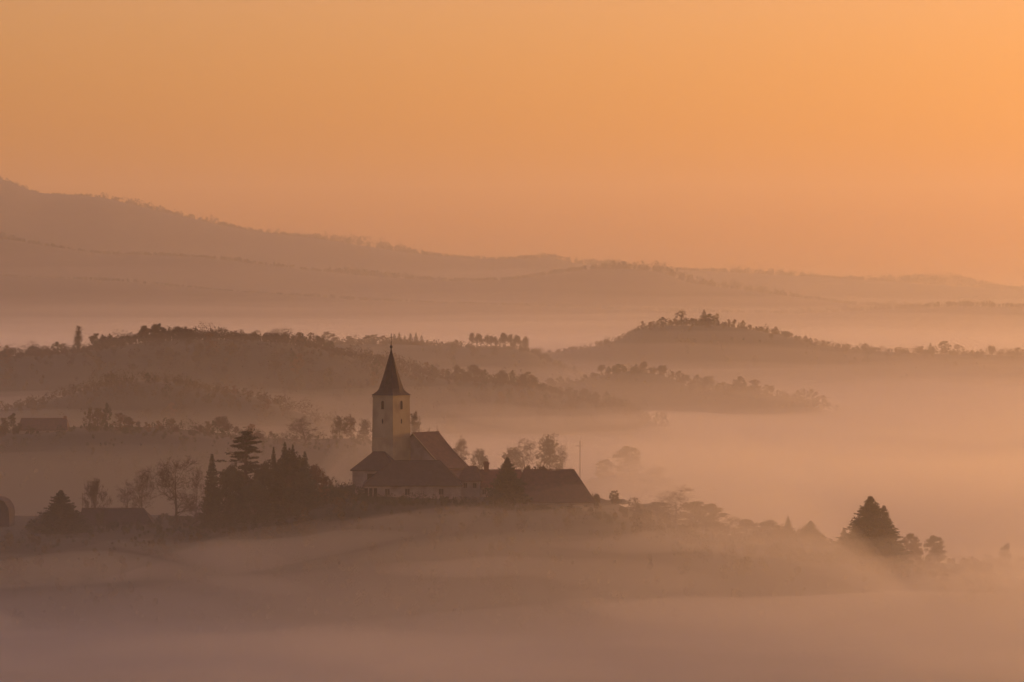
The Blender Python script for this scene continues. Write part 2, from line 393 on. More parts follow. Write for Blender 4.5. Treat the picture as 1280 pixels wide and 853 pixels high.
def conifer_parts(seed, H, R, tiers=50, clear=0.04, droop=0.30, ragged=0.25, taper=.88):
    rnd = random.Random(seed); T = MB(); C = MB()
    T.tube((0, 0, -.5), (0, 0, H * .97), H * .016 + .06, .03, 7)
    for i in range(tiers):
        t = (i + .3 * rnd.random()) / tiers
        z = H * (clear + (1 - clear) * t)
        rad = R * ((1 - t) ** taper) * rnd.uniform(1 - ragged, 1 + ragged * .6) + .10
        nb = max(5, int(7 + 6 * (1 - t)))
        a0 = rnd.uniform(0, 6.28)
        for j in range(nb):
            az = a0 + 6.283 * j / nb + rnd.gauss(0, .18)
            L = rad * rnd.uniform(.7, 1.12)
            u = Vector((math.cos(az), math.sin(az), 0)); s = Vector((-u.y, u.x, 0))
            rise = 0.18 if t > .7 else 0.0
            pts = []
            for k in range(5):
                q = k / 4
                pts.append(Vector((0, 0, z)) + u * (L * q) + Vector((0, 0, L * (rise * q - droop * q + droop * .75 * q * q * q))))
            for k in range(4):
                wk = L * .26 * (1 - .8 * (k / 4)) + .05
                a, b = pts[k], pts[k + 1]
                for sg in (-1, 1):
                    tip = a.lerp(b, .9) + s * (sg * wk) + Vector((0, 0, -wk * .35)) + u * wk * .5
                    C.tri(tuple(a), tuple(b), tuple(tip))
                    tip2 = a.lerp(b, .4) + s * (sg * wk * .8) + Vector((0, 0, -wk * .8)) + u * wk * .25
                    C.tri(tuple(a), tuple(a.lerp(b, .6)), tuple(tip2))
                hang = a.lerp(b, .5) + Vector((0, 0, -wk * .9))
                C.tri(tuple(a), tuple(b), tuple(hang))
            for q in (.35, .6, .85): leaf_cards(C, pts[min(4, int(q * 4))].lerp(pts[min(4, int(q * 4) + 1)], .5) + Vector((0, 0, -.1)), L * .13 + .12, 5, .16 + .02 * L, rnd, squash=.8)
            C.tri(tuple(pts[4]), tuple(pts[3] + s * .09), tuple(pts[4] + u * .22 + Vector((0, 0, .10))))
    C.tri((-.06, 0, H * .93), (.06, 0, H * .93), (0, 0, H * 1.02)); C.tri((0, -.06, H * .93), (0, .06, H * .93), (0, 0, H * 1.02))
    return T, C

def tiered_pine_parts(seed, H, R):
    """old pine: bare lower trunk, irregular flat boughs, a rounded top"""
    rnd = random.Random(seed); T = MB(); C = MB()
    T.tube((0, 0, -.5), (.2, 0, H * .55), H * .02 + .1, H * .014, 8); T.tube((.2, 0, H * .54), (.1, .1, H * .96), H * .014, .06, 7)
    for i in range(60):
        t = rnd.random(); z = H * (.26 + .68 * t)
        rad = R * (1.0 if t < .35 else 1.0 - (t - .35) * 1.05) * (.72 + .38 * math.sin(t * 23 + 1))
        az = rnd.uniform(0, 6.283); L = rad * rnd.uniform(.55, 1.05)
        p = Vector((math.cos(az) * L, math.sin(az) * L, z + L * rnd.uniform(-.10, .16)))
        T.tube((0.15, 0, z - .6), tuple(p), .09, .03, 4)
        for k in range(4):
            q = .3 + .7 * (k + rnd.random()) / 4
            c = Vector((.15, 0, z - .3)).lerp(p, q) + Vector((rnd.gauss(0, .4), rnd.gauss(0, .4), .15))
            leaf_cards(C, c, rnd.uniform(.7, 1.15) * (1.15 - .4 * t), 42, .20, rnd, squash=.42)
    for i in range(6): leaf_cards(C, (rnd.gauss(0, .6), rnd.gauss(0, .6), H * rnd.uniform(.88, .96)), .95, 60, .18, rnd, squash=.8)
    return T, C

def poplar_parts(seed, H, R):
    rnd = random.Random(seed); T = MB(); C = MB()
    T.tube((0, 0, -.5), (0, 0, H * .95), .30, .04, 6)
    for i in range(90):
        z = H * (.05 + .9 * rnd.betavariate(1.5, 2.0)); az = rnd.uniform(0, 6.28); f = math.sin(math.pi * min(1, .25 + .75 * z / H)) ** .8
        p = Vector((0, 0, z)); d = Vector((math.cos(az) * .30, math.sin(az) * .30, 1)).normalized()
        e = p + d * H * rnd.uniform(.05, .15) * (1.25 - z / H); C.tube(tuple(p), tuple(e), .06, .03, 3)
        for k in range(6):
            q = p.lerp(e, rnd.uniform(.3, 1)); az2 = rnd.uniform(0, 6.28)
            dd = Vector((math.cos(az2) * .35, math.sin(az2) * .35, 1)).normalized() * rnd.uniform(.5, 1.4)
            C.tube(tuple(q), tuple(q + dd), .035, .02, 3)
        leaf_cards(C, p.lerp(e, .7), .7, 3, .16, rnd)
    return T, C

def shrub_parts(seed, H, W, n=18, per=60, size=.16):
    rnd = random.Random(seed); T = MB(); C = MB()
    for i in range(n):
        az = rnd.uniform(0, 6.28); rr = W * math.sqrt(rnd.random()) * .75; zz = H * rnd.uniform(.18, .85) * (1 - .45 * (rr / W) ** 2)
        c = (rr * math.cos(az), rr * math.sin(az), zz)
        T.tube((rr * .2 * math.cos(az), rr * .2 * math.sin(az), -.3), c, .05, .02, 4)
        leaf_cards(C, c, min(W, H) * rnd.uniform(.22, .36), per, size, rnd)
    for i in range(n * 2):
        az = rnd.uniform(0, 6.28); T.tube((0, 0, .2), (W * .8 * math.cos(az) * rnd.random(), W * .8 * math.sin(az) * rnd.random(), H * rnd.uniform(.7, 1.05)), .03, .012, 3)
    return T, C

PROTO = {}
def proto(key, parts, mats):
    """mesh data for trunk and crown, measured so that a copy can be scaled to a height and a width"""
    if key not in PROTO:
        T, C = parts[0], parts[1]
        tm = T.mesh(key + '_trunk', M[mats[0]]); cm = C.mesh(key + '_crown', [M[x] for x in mats[1:]])
        V = np.array(T.v + C.v); H = V[:, 2].max(); R = np.percentile(np.hypot(V[:, 0], V[:, 1]), 97)
        PROTO[key] = (tm, cm, H, R)
    return PROTO[key]
for i in range(5): proto('bare%d' % i, bare_tree_parts(11 + i, 16, spread=(.85, .75, .95, .8, .9)[i], clear=(.2, .25, .15, .3, .2)[i]), ('bark', 'twig'))
for i in range(2): proto('vase%d' % i, bare_tree_parts(41 + i, 12, spread=.5, clear=.12, maxlev=4, dens=1.0, upright=.35), ('bark', 'twig'))
for i in range(3):
    _p = bare_tree_parts(61 + i, 15, spread=.85, clear=.2, dens=.85); _r = random.Random(i)
    for _t in _p[2]:
        if _r.random() < .5: leaf_cards(_p[1], _t[0], .55, 9, .16, _r, 1)
    proto('thin%d' % i, _p, ('bark', 'twig', ('leaf', 'rust', 'leaf')[i]))
for i in range(4): proto('leafy%d' % i, leafy_tree_parts(21 + i, 14, (4.8, 5.6, 4.2, 5.0)[i], shape=(1, .8, 1.1, .9)[i]), ('bark', ('leaf', 'ever', 'leaf', 'rust')[i]))
for i in range(3): proto('spruce%d' % i, conifer_parts(31 + i, 20, (4.2, 5.2, 3.4)[i]), ('bark', 'needle'))
proto('fir', conifer_parts(37, 20, 8.5, tiers=62, droop=.24, ragged=.13, taper=.9), ('bark', 'needle'))
proto('broadfir', conifer_parts(38, 12, 7.4, tiers=40, droop=.15, ragged=.3), ('bark', 'needle'))
proto('pine', tiered_pine_parts(5, 22, 6.2), ('bark', 'needle'))
proto('poplar', poplar_parts(6, 15, 1.8), ('bark', 'twig'))
for i in range(3): proto('shrub%d' % i, shrub_parts(51 + i, 3.0, 2.2), ('twig', ('ever', 'leaf', 'rust')[i]))

def plant(key, name, px, top, D, label, cat='tree', half=None, base=None, group=None, seed=0, parts=True, sink=0.0):
    """stand a copy on the ground at column px and distance D, its top at picture row top; half = half width in columns"""
    tm, cm, H, R = PROTO[key]
    x = (px - 640) * D / F; z = ground(x, D) - sink
    if base is not None: z = min(z, CZ + (HY - base) * D / F)
    h = CZ + (HY - top) * D / F - z
    if h < 0.8: h = 0.8
    k = h / H; kr = k if half is None else half * D / F / R
    rz = random.Random(seed * 31 + int(px * 7)).uniform(0, 6.28)
    crown_name = 'crown'
    root = empty(name, (x, D, z), rz); root.scale = (kr, kr, k)
    for n, me in (('trunk', tm), ('crown', cm)):
        o = bpy.data.objects.new(n if cat != 'shrub' else ('stems' if n == 'trunk' else 'foliage'), me); COL.objects.link(o); o.parent = root
    tag(root, label, cat, group)
    return root

# ------------------------------------------------------------------ buildings
def wall_box(mb, x0, x1, y0, y1, z0, z1): mb.box(x0, x1, y0, y1, z0, z1)

def hip_roof(mb, x0, x1, y0, y1, z0, h, r0, r1, over=0.5, th=0.22, sag=0.0, m=0):
    """hipped (or, with r0=r1=0, gabled) roof; ridge along x, drawn in by r0 and r1 at its ends"""
    x0 -= over; x1 += over; y0 -= over; y1 += over; ym = (y0 + y1) / 2
    a, b, c, d = (x0, y0, z0), (x1, y0, z0), (x1, y1, z0), (x0, y1, z0)
    n = 6; R = []
    for i in range(n + 1):
        q = i / n; R.append((x0 + r0 + (x1 - r1 - x0 - r0) * q, ym, z0 + h - sag * math.sin(math.pi * q)))
    mb.poly([a, b] + R[::-1], m); mb.poly([c, d] + R, m)
    mb.poly([b, c, R[-1]], m); mb.poly([d, a, R[0]], m)
    lo = [(p[0], p[1], p[2] - th) for p in (a, b, c, d)]
    for p, q, u, v in ((a, b, lo[1], lo[0]), (b, c, lo[2], lo[1]), (c, d, lo[3], lo[2]), (d, a, lo[0], lo[3])): mb.quad(p, lo[[a, b, c, d].index(p)], lo[[a, b, c, d].index(q)], q, m)
    mb.poly(lo[::-1], m)
    # ridge and hip caps
    for p, q in [(R[0], R[-1])] + ([(a, R[0]), (d, R[0])] if r0 else []) + ([(b, R[-1]), (c, R[-1])] if r1 else []):
        mb.tube((p[0], p[1], p[2] + .03), (q[0], q[1], q[2] + .03), .11, .11, 5, m)

def window(parent, face, u, z, W, H, off, arch=False, name='window', pane=True, wall=None):
    """framed opening set in a wall; face 'f' = wall facing local -Y at y=off, 'r' = wall facing +X at x=off"""
    fr = MB(); pn = MB(); d = 0.06
    def P(a, b, out):
        return (a, off - out, b) if face == 'f' else (off + out, a, b)
    t = 0.14
    pts = [(u - W / 2, z), (u + W / 2, z)]
    if arch:
        pts += [(u + W / 2 * math.cos(q), z + H - W / 2 + W / 2 * math.sin(q)) for q in np.linspace(0, math.pi, 9)]
    else: pts += [(u + W / 2, z + H), (u - W / 2, z + H)]
    cx = u; cz = z + H / 2
    outp = [(cx + (a - cx) * (1 + 2 * t / W), cz + (b - cz) * (1 + 2 * t / H)) for a, b in pts]
    k = len(pts)
    for i in range(k):
        j = (i + 1) % k
        fr.quad(P(*outp[i], d), P(*outp[j], d), P(*pts[j], d), P(*pts[i], d))
        fr.quad(P(*outp[i], -.05), P(*outp[j], -.05), P(*outp[j], d), P(*outp[i], d))
        fr.quad(P(*pts[i], d), P(*pts[j], d), P(*pts[j], .015), P(*pts[i], .015))
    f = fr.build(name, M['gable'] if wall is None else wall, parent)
    pn.poly([P(*p, .018) for p in pts]); pn.build('pane' if pane else 'louvre', M['dark'], f)
    if pane and W > .7:
        br = MB()
        c0 = P(u - .04, z, .03); c1 = P(u + .04, z + H, .05)
        br.box(min(c0[0], c1[0]), max(c0[0], c1[0]), min(c0[1], c1[1]), max(c0[1], c1[1]), c0[2], c1[2]); br.build('glazing_bar', M['gable'], f)
    return f

# the church
PSI = math.radians(-37.6)
CX, CY_ = (489 - 640) * 806 / F, 806.0
cg = ground(CX, CY_)
church = tag(empty('church', (CX, CY_, cg), PSI), 'village church with a tall cream tower under a dark pointed spire', 'church')
A = 7.05; ZE = CZ - 22.4 - cg                       # tower side, height of its eaves above the ground
def sq(h, z): return [(-h, -h, z), (h, -h, z), (h, h, z), (-h, h, z)]
t_ = MB(); t_.rings([sq(A / 2 + .25, -1.5), sq(A / 2 + .18, ZE * .35), sq(A / 2 + .02, ZE * .9), sq(A / 2, ZE - .5)])
tower = t_.build('tower', M['plaster'], church)
c_ = MB(); c_.rings([sq(A / 2 + .06, ZE - .62), sq(A / 2 + .10, ZE - .30), sq(A / 2 + .13, ZE - .02)]); c_.build('cornice', M['plaster'], tower)
p_ = MB()
for z, wd in ((ZE * .55, .0),): p_.rings([sq(A / 2 + .16, z), sq(A / 2 + .22, z + .12), sq(A / 2 + .15, z + .25)])
p_.build('string_course', M['plaster'], tower)
for face in 'fr':
    window(tower, face, 0.0, ZE - 3.75, 0.95, 2.3, (A / 2 + .03) * (-1 if face == 'f' else 1), True, 'belfry_window', False, M['plaster'])
    window(tower, face, 0.0, ZE - 7.6, 0.5, 1.25, (A / 2 + .06) * (-1 if face == 'f' else 1), True, 'slit_window', False, M['plaster'])
# bell-cast spire: square at the eaves, eight-sided above
prof = [(0, 3.86, 1.0), (.45, 3.42, .86), (1.0, 3.08, .62), (1.8, 2.80, .38), (3.4, 2.50, .18), (5.0, 2.08, .06), (7.4, 1.42, 0), (9.6, .78, 0), (11.4, .26, 0), (12.3, .10, 0)]
rg = []
for z, a, q in prof:
    r = []
    for k in range(8):
        ang = math.radians(45 * k); dirx, diry = math.cos(ang), math.sin(ang)
        rad = a * (1.0 if k % 2 == 0 else (q * math.sqrt(2) + (1 - q) * 1.0)) * (1.0 if k % 2 == 0 else 1.0)
        if k % 2 == 0: rad *= 1.0 - 0.0 * q
        r.append((dirx * rad, diry * rad, ZE + z))
    rg.append(r)
sp = MB(); sp.rings(rg)
for k in range(8):
    for i in range(3, len(rg) - 1):
        sp.tube(rg[i][k], rg[i + 1][k], .05, .05, 4)
spire = sp.build('spire', M['slate'], church)
fb = MB()
fb.rings([[(r * math.cos(q), r * math.sin(q), ZE + z) for q in (2 * math.pi * i / 10 for i in range(10))] for z, r in ((12.25, .12), (12.5, .14), (12.75, .34), (12.98, .42), (13.2, .34), (13.42, .14), (13.7, .09))])
fb.build('finial_ball', M['iron'], spire)
cr = MB(); cr.box(-.07, .07, -.07, .07, ZE + 13.6, ZE + 16.6); cr.box(-.55, -.07, -.06, .06, ZE + 15.5, ZE + 15.66); cr.box(.07, .55, -.06, .06, ZE + 15.5, ZE + 15.66)
cr.build('cross', M['iron'], spire)
# nave: gable towards the tower, ridge running back to the right
GX, GY, NW, NL = 4.7, 3.75, 10.9, 10.4
ZR, ZL = CZ - 32.6 - cg, CZ - 41.9 - cg
nv = MB()
x0, x1, y0, y1 = GX - NW + .5, GX + NW - .5, GY, GY + NL
nv.poly([(x0, y0, -1.5), (x1, y0, -1.5), (x1, y0, ZL + .35), (GX, y0, ZR - .15), (x0, y0, ZL + .35)])
nv.poly([(x1, y1, -1.5), (x0, y1, -1.5), (x0, y1, ZL + .35), (GX, y1, ZR - .15), (x1, y1, ZL + .35)])
nv.quad((x1, y0, -1.5), (x1, y1, -1.5), (x1, y1, ZL + .35), (x1, y0, ZL + .35))
nv.quad((x0, y1, -1.5), (x0, y0, -1.5), (x0, y0, ZL + .35), (x0, y1, ZL + .35))
nave = nv.build('nave_wall', M['gable'], church)  # gable shadow comes from the darker plaster colour
rf = MB()
for sg in (-1, 1):
    n = 8; ya, yb = GY - .35, GY + NL + .35
    prof_ = [(GX + sg * NW * q, ZR - (ZR - ZL) * (q + .045 * math.sin(math.pi * q))) for q in np.linspace(0, 1, n)]
    for i in range(n - 1):
        (xa, za), (xb, zb) = prof_[i], prof_[i + 1]
        rf.quad((xa, ya, za), (xb, ya, zb), (xb, yb, zb), (xa, yb, za)); rf.quad((xa, ya, za - .25), (xa, yb, za - .25), (xb, yb, zb - .25), (xb, ya, zb - .25))
        rf.quad((xa, ya, za - .25), (xb, ya, zb - .25), (xb, ya, zb), (xa, ya, za)); rf.quad((xa, yb, za), (xb, yb, zb), (xb, yb, zb - .25), (xa, yb, za - .25))
    xe, ze = prof_[-1]; rf.quad((xe, ya, ze - .25), (xe, yb, ze - .25), (xe, yb, ze), (xe, ya, ze))
rf.tube((GX, ya, ZR + .02), (GX, yb, ZR + .02), .14, .14, 6)
nroof = rf.build('nave_roof', M['tile'], church)
vb = MB()
for sg in (-1, 1):
    vb.tube((GX, GY - .42, ZR - .1), (GX + sg * NW, GY - .42, ZL - .1), .13, .13, 4)
vb.build('verge_board', M['plaster'], nroof)
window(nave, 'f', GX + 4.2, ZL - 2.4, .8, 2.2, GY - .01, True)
# side aisle under a shallower roof along the right of the nave
ai = MB(); ax0, ax1 = x1 + .01, x1 + 3.4
ai.box(ax0, ax1, GY + .3, GY + NL + 1.2, -1.5, ZL - 2.6); aisle = ai.build('aisle_wall', M['white'], church)
ar = MB(); ar.poly([(ax0 - .3, GY, ZL - .35), (ax1 + .5, GY, ZL - 2.7), (ax1 + .5, GY + NL + 1.6, ZL - 2.7), (ax0 - .3, GY + NL + 1.6, ZL - .35)])
ar.poly([(ax0 - .3, GY, ZL - .55), (ax0 - .3, GY + NL + 1.6, ZL - .55), (ax1 + .5, GY + NL + 1.6, ZL - 2.9), (ax1 + .5, GY, ZL - 2.9)])
ar.quad((ax1 + .5, GY, ZL - 2.9), (ax1 + .5, GY + NL + 1.6, ZL - 2.9), (ax1 + .5, GY + NL + 1.6, ZL - 2.7), (ax1 + .5, GY, ZL - 2.7))
ar.quad((ax0 - .3, GY, ZL - .55), (ax1 + .5, GY, ZL - 2.9), (ax1 + .5, GY, ZL - 2.7), (ax0 - .3, GY, ZL - .35))
ar.build('aisle_roof', M['tile'], church)

def house(name, label, pxc, D, Wpx, depth, eaves, ridge, r0px, r1px, wallm, roofm, rz=0.0, gables=False, sag=.12, cat='house', over=.5):
    """a plain house: walls to the ground, hipped or gabled roof; returns root and its wall's local measures"""
    k = D / F; W = Wpx * k
    x = (pxc - 640) * k; g = ground(x, D)
    r = tag(empty(name, (x, D, g), rz), label, cat)
    ze = CZ + (HY - eaves) * k - g; h = (eaves - ridge) * k
    wb = MB(); x0, x1, y0, y1 = -W / 2 + over, W / 2 - over, -depth / 2, depth / 2
    wb.box(x0, x1, y0, y1, -3.5, ze - .05)
    wl = wb.build('wall', M[wallm], r)
    rb = MB(); hip_roof(rb, x0, x1, y0, y1, ze, h, r0px * k, r1px * k, over=over, sag=sag)
    ro = rb.build('roof', M[roofm], r)
    return r, wl, ro, x0, x1, y0, ze, h

# hip-roofed porch wing at the tower's foot
r, wl, ro, x0, x1, y0, ze, h = house('church_annex', 'small pale wing with dark hipped roof at left foot of the church tower', 471, 798, 60, 9.0, 587, 565, 26, 20, 'old', 'slate', rz=-.10, cat='annex')
dm = MB(); dm.box(-1.9, .1, y0 - .03, y0 + .1, -1.0, ze - .9); fr = dm.build('door', M['dark'], r)
# long low parish house in front
r, wl, ro, x0, x1, y0, ze, h = house('parish_house', 'long low white house with big dark hipped roof in front of the church', 516, 786, 124, 11.5, 605.5, 576, 37, 28, 'old', 'slate', rz=.03)
for i, u in enumerate((-12.1, -10.9, -9.7)):
    q = MB(); q.box(u - .42, u + .42, y0 - .04, y0 + .05, -1.5, ze - .7); f_ = q.build('arcade_opening', M['dark'], r)
for u in (-6.6, -1.4, 7.4): window(wl, 'f', u, ze - 2.4, 1.15, 1.5, y0)
# white house with red roof between church and barn
r, wl, ro, x0, x1, y0, ze, h = house('white_cottage', 'small white house with red roof close behind right end of parish house', 589, 797, 31, 8.0, 600, 583, 9, 9, 'old', 'tile', rz=-.15)
window(wl, 'f', -.9, ze - 1.9, .9, 1.2, y0); window(wl, 'f', 1.6, ze - 1.9, .9, 1.2, y0)
r, wl, ro, x0, x1, y0, ze, h = house('red_roof_cottage', 'low cottage with rusty red roof and stout chimney between church and barn', 624, 799, 76, 9.0, 607, 587.5, 10, 12, 'old', 'red', rz=.02)
q = MB(); cxm = (608 - 624) * 799 / F
q.box(cxm - .65, cxm + .65, -.55, .55, ze + h - 1.2, ze + h + 1.5); q.box(cxm - .85, cxm + .85, -.75, .75, ze + h + 1.5, ze + h + 1.95); q.box(cxm - .55, cxm + .55, -.45, .45, ze + h + 1.95, ze + h + 2.25)
q.build('chimney', M['red'], ro)
for u in (-4, 1.2, 4.6): window(wl, 'f', u, ze - 2.1, 1.0, 1.3, y0)
# big barn
r, wl, ro, x0, x1, y0, ze, h = house('big_barn', 'large barn with steep dark brown roof and pale walls at right end of the hamlet', 692, 793, 102, 12.5, 626, 587, 14, 26, 'old', 'tile', rz=.02, cat='barn', sag=.2)
q = MB(); q.box(-2.2, 1.6, y0 - .05, y0 + .06, -3, ze - .8); q.build('barn_door', M['wood'], r)
for u in (5.0, 8.2): window(wl, 'f', u, ze - 1.9, .9, 1.0, y0)
# farm sheds on the left of the hill
r, wl, ro, x0, x1, y0, ze, h = house('low_shed', 'long low dark roofed shed under the bare trees left of the church', 148, 806, 96, 9.0, 658, 635.5, 3, 17, 'wood', 'slate', rz=.02, cat='shed')
q = MB(); q.box(-3, -.6, y0 - .05, y0 + .06, -2, ze - .3); q.build('shed_door', M['wood'], r)
# round-topped shed cut by the left edge
k_ = 800 / F; xs = (-9 - 640) * k_; g_ = ground(xs, 800); zt = CZ + (HY - 622) * k_ - g_
r = tag(empty('round_roof_shed', (xs, 800, g_)), 'grey round-roofed shed cut off by the left edge of the view', 'shed')
q = MB(); hw = 24 * k_; sec = [(-hw, -2.5), (hw, -2.5), (hw, zt * .40), (hw * .93, zt * .66), (hw * .74, zt * .88), (hw * .45, zt * .98), (0, zt), (-hw * .45, zt * .98), (-hw * .74, zt * .88), (-hw * .93, zt * .66), (-hw, zt * .40)]
q.rings([[(a, -4.5, b) for a, b in sec], [(a, 4.5, b) for a, b in sec]]); q.build('wall', M['slate'], r)
q = MB(); up = sec[2:]
for i in range(len(up) - 1):
    (a, b), (c, d) = up[i], up[i + 1]; f1 = 1.012
    q.quad((a * f1, -4.6, b * 1.008), (c * f1, -4.6, d * 1.008), (c * f1, 4.9, d * 1.008), (a * f1, 4.9, b * 1.008))
    q.quad((a * f1, -4.6, b * 1.008), (a * 1.0, -4.6, b * .98), (c, -4.6, d * .98), (c * f1, -4.6, d * 1.008))
q.build('roof', M['slate'], r)
# farmhouse on the second hill
r, wl, ro, x0, x1, y0, ze, h = house('farmhouse', 'farmhouse with broad brown roof among trees on the hill behind, far left', 55, 1196, 62, 10.0, 537, 523, 3, 3, 'old', 'tile', rz=.05)
q = MB(); q.box(x1 - 1.6, x1 - .4, -.5, .5, ze + h - 1, ze + h + .9); q.build('chimney', M['red'], ro)
for u in (-6, -2, 2, 6): window(wl, 'f', u, ze - 1.9, 1.0, 1.3, y0)

# ------------------------------------------------------------------ poles
def pole(px, top, D, label, arm=True, r=.10, name='utility_pole'):
    x = (px - 640) * D / F; g = ground(x, D); H = CZ + (HY - top) * D / F - g
    o = tag(empty(name, (x, D, g)), label, 'pole')
    q = MB(); q.tube((0, 0, -1), (0, 0, H), r * 1.3, r, 8); q.build('post', M['wood'], o)
    if arm:
        q = MB(); q.box(-1.1, 1.1, -r - .10, -r, H - 1.72, H - 1.62); ca = q.build('crossarm', M['wood'], o)
        for u in (-1.0, -.45, .45, 1.0):
            q = MB(); q.tube((u, -r - .05, H - 1.62), (u, -r - .05, H - 1.42), .05, .04, 6); q.build('insulator', M['iron'], ca)
    return o
pole(725, 551, 925, 'wooden utility pole with crossarm on the misty slope right behind the barn')
pole(103, 616, 880, 'faint utility pole with crossarm between dark conifer and shed, far left')
pole(891, 664, 815, 'plain thick wooden post on the foggy slope right of the barn', arm=False, r=.22, name='wooden_post')

# ------------------------------------------------------------------ trees of the church hill, one by one
P_ = plant
P_('broadfir', 'conifer', 76, 611, 778, 'broad dark conifer with ragged edge near the left end of the hill', half=32, base=655)
P_('shrub0', 'shrub', 47, 643, 776, 'low spreading shrub at left foot of the broad dark conifer', 'shrub', half=15, base=657)
P_('vase0', 'bare_tree', 121, 596, 806, 'small bare tree with upright fanning branches beside broad dark conifer', half=17, base=652)
P_('shrub0', 'shrub', 126, 632, 800, 'dark columnar shrub at the foot of the small fanning bare tree', 'shrub', half=6, base=654)
P_('bare1', 'bare_tree', 157, 598, 818, 'leftmost of the round bare trees standing over the low shed', half=18, base=655)
P_('bare3', 'bare_tree', 177, 584, 822, 'bare tree with dense twigs just left of the tallest bare tree', half=22, base=656)
P_('bare0', 'bare_tree', 220, 569, 792, 'tallest wide bare tree with forked trunk, left of the narrow spruce', half=36, base=662)
P_('bare2', 'bare_tree', 245, 577, 815, 'bare tree touching the left side of the narrow dark spruce', half=16, base=657)
P_('spruce2', 'spruce', 265, 565, 792, 'narrow dark spruce with pointed tip beside the tall bare tree', half=15, base=660)
P_('leafy1', 'evergreen_tree', 287, 578, 796, 'dark rounded evergreen between the narrow spruce and the layered pine', half=22, base=655)
P_('pine', 'pine_tree', 308, 534, 800, 'tall pine with flat layered boughs rising above the dark thicket', half=31, base=650)
P_('leafy1', 'evergreen_tree', 330, 574, 796, 'dark evergreen tree filling the gap right of the layered pine', half=20, base=650)
P_('spruce0', 'spruce', 342, 556, 794, 'spruce with pointed tip at left of the dark spruce clump', half=11, base=648)
P_('spruce1', 'spruce', 356, 550, 798, 'tallest spruce in the dark clump left of the church', half=15, base=648)
P_('spruce0', 'spruce', 366, 553, 793, 'slim spruce third along in the dark clump left of church', half=12, base=648)
P_('leafy1', 'evergreen_tree', 362, 560, 786, 'bushy evergreen in front of the dark spruce clump', half=30, base=655)
P_('spruce0', 'spruce', 381, 562, 796, 'shorter spruce at right end of the dark clump', half=15, base=645)
P_('leafy3', 'autumn_tree', 394, 580, 792, 'rusty brown tree at right edge of the dark spruce clump', half=17, base=645)
P_('leafy3', 'autumn_tree', 408, 594, 790, 'small rusty tree, last before the gap left of the church', half=12, base=640)
P_('shrub0', 'shrub', 421, 599, 788, 'small pointed shrub in the gap left of the church annex', 'shrub', half=8, base=625)
P_('shrub0', 'shrub', 437, 600, 786, 'round shrub right at the left wall of the church annex', 'shrub', half=9, base=625)
P_('leafy1', 'evergreen_tree', 300, 585, 805, 'dark evergreen behind the foot of the layered pine', half=24, base=655)
P_('leafy1', 'evergreen_tree', 346, 577, 803, 'dark evergreen behind the spruce clump on its left', half=22, base=650)
P_('leafy1', 'evergreen_tree', 380, 582, 784, 'low dark evergreen at right front of the spruce clump', half=22, base=650)
P_('leafy1', 'evergreen_tree', 318, 600, 782, 'low dark evergreen before the foot of the layered pine', half=26, base=658)
def hedge(px0, px1, top, D, label, key=7):
    rnd = random.Random(key); k = D / F; xa, xb = (px0 - 640) * k, (px1 - 640) * k
    T = MB(); C = MB(); xm = (xa + xb) / 2; g = ground(xm, D)
    n = int((xb - xa) / .9)
    for i in range(n):
        x = xa + (xb - xa) * (i + rnd.random()) / n; zt = CZ + (HY - top) * k * 1.0 - g + rnd.gauss(0, .25); zg = ground(x, D) - g
        T.tube((x - xm, 0, zg - .3), (x - xm + rnd.gauss(0, .2), rnd.gauss(0, .3), zg + max(zt - zg, 1.2) * .7), .05, .02, 4)
        for q in np.linspace(.15, 1, 4): leaf_cards(C, (x - xm, rnd.gauss(0, .3), zg + (max(zt - zg, 1.2) - .6) * q), .85, 34, .17, rnd)
    o = tag(empty('hedge', (xm, D, g)), label, 'hedge')
    n_ = len(C.v); C.v += T.v; C.f += [tuple(i + n_ for i in f) for f in T.f]; C.m += [1] * len(T.f)
    C.build('foliage', [M['ever'], M['twig']], o)
hedge(352, 462, 607, 782, 'dark clipped hedge running from the spruce clump to the parish house')
hedge(905, 985, 681, 806, 'low dark hedge on the foggy slope left of the small pointed spruces', 8)
P_('broadfir', 'conifer', 634, 570, 783, 'bushy dark conifer standing before the red roofed cottage', half=24, base=622)
P_('leafy0', 'tree', 660, 581, 802, 'small round tree squeezed between dark conifer and barn roof', half=8, base=620)
P_('shrub1', 'shrub', 745, 614, 790, 'thin shrub at the lower right corner of the barn roof', 'shrub', half=8, base=640)
# behind the church
P_('bare4', 'bare_tree', 382, 519, 1185, 'wide hazy bare tree behind the dark spruce clump', half=27, base=562)
P_('thin0', 'birch_tree', 424, 519, 1190, 'left one of three thin hazy trees left of the church tower', half=11, base=558)
P_('thin1', 'birch_tree', 440, 517, 1195, 'middle one of three thin hazy trees left of the church tower', half=12, base=558)
P_('thin2', 'birch_tree', 455, 522, 1190, 'right one of three thin hazy trees, closest to the tower', half=11, base=558)
P_('thin0', 'tree', 518, 513, 960, 'thin tree peeping out right of the church tower', half=13, base=590)
P_('thin2', 'tree', 535, 532, 950, 'small thin treetop above the left end of the nave ridge', half=5, base=590)
P_('thin1', 'tree', 546, 531, 945, 'small thin treetop above the right end of the nave ridge', half=5, base=590)
P_('thin1', 'tree', 577, 544, 905, 'pale hazy leafy tree right of the nave roof', half=14, base=596)
P_('thin0', 'tree', 600, 560, 890, 'lower hazy tree behind the cottage chimney', half=13, base=598)
P_('thin0', 'bare_tree', 640, 559, 920, 'low hazy tree at left end of the group behind the cottage', half=15, base=598)
P_('bare4', 'bare_tree', 656, 545, 910, 'broad hazy bare tree left in the group behind the barn', half=23, base=598)
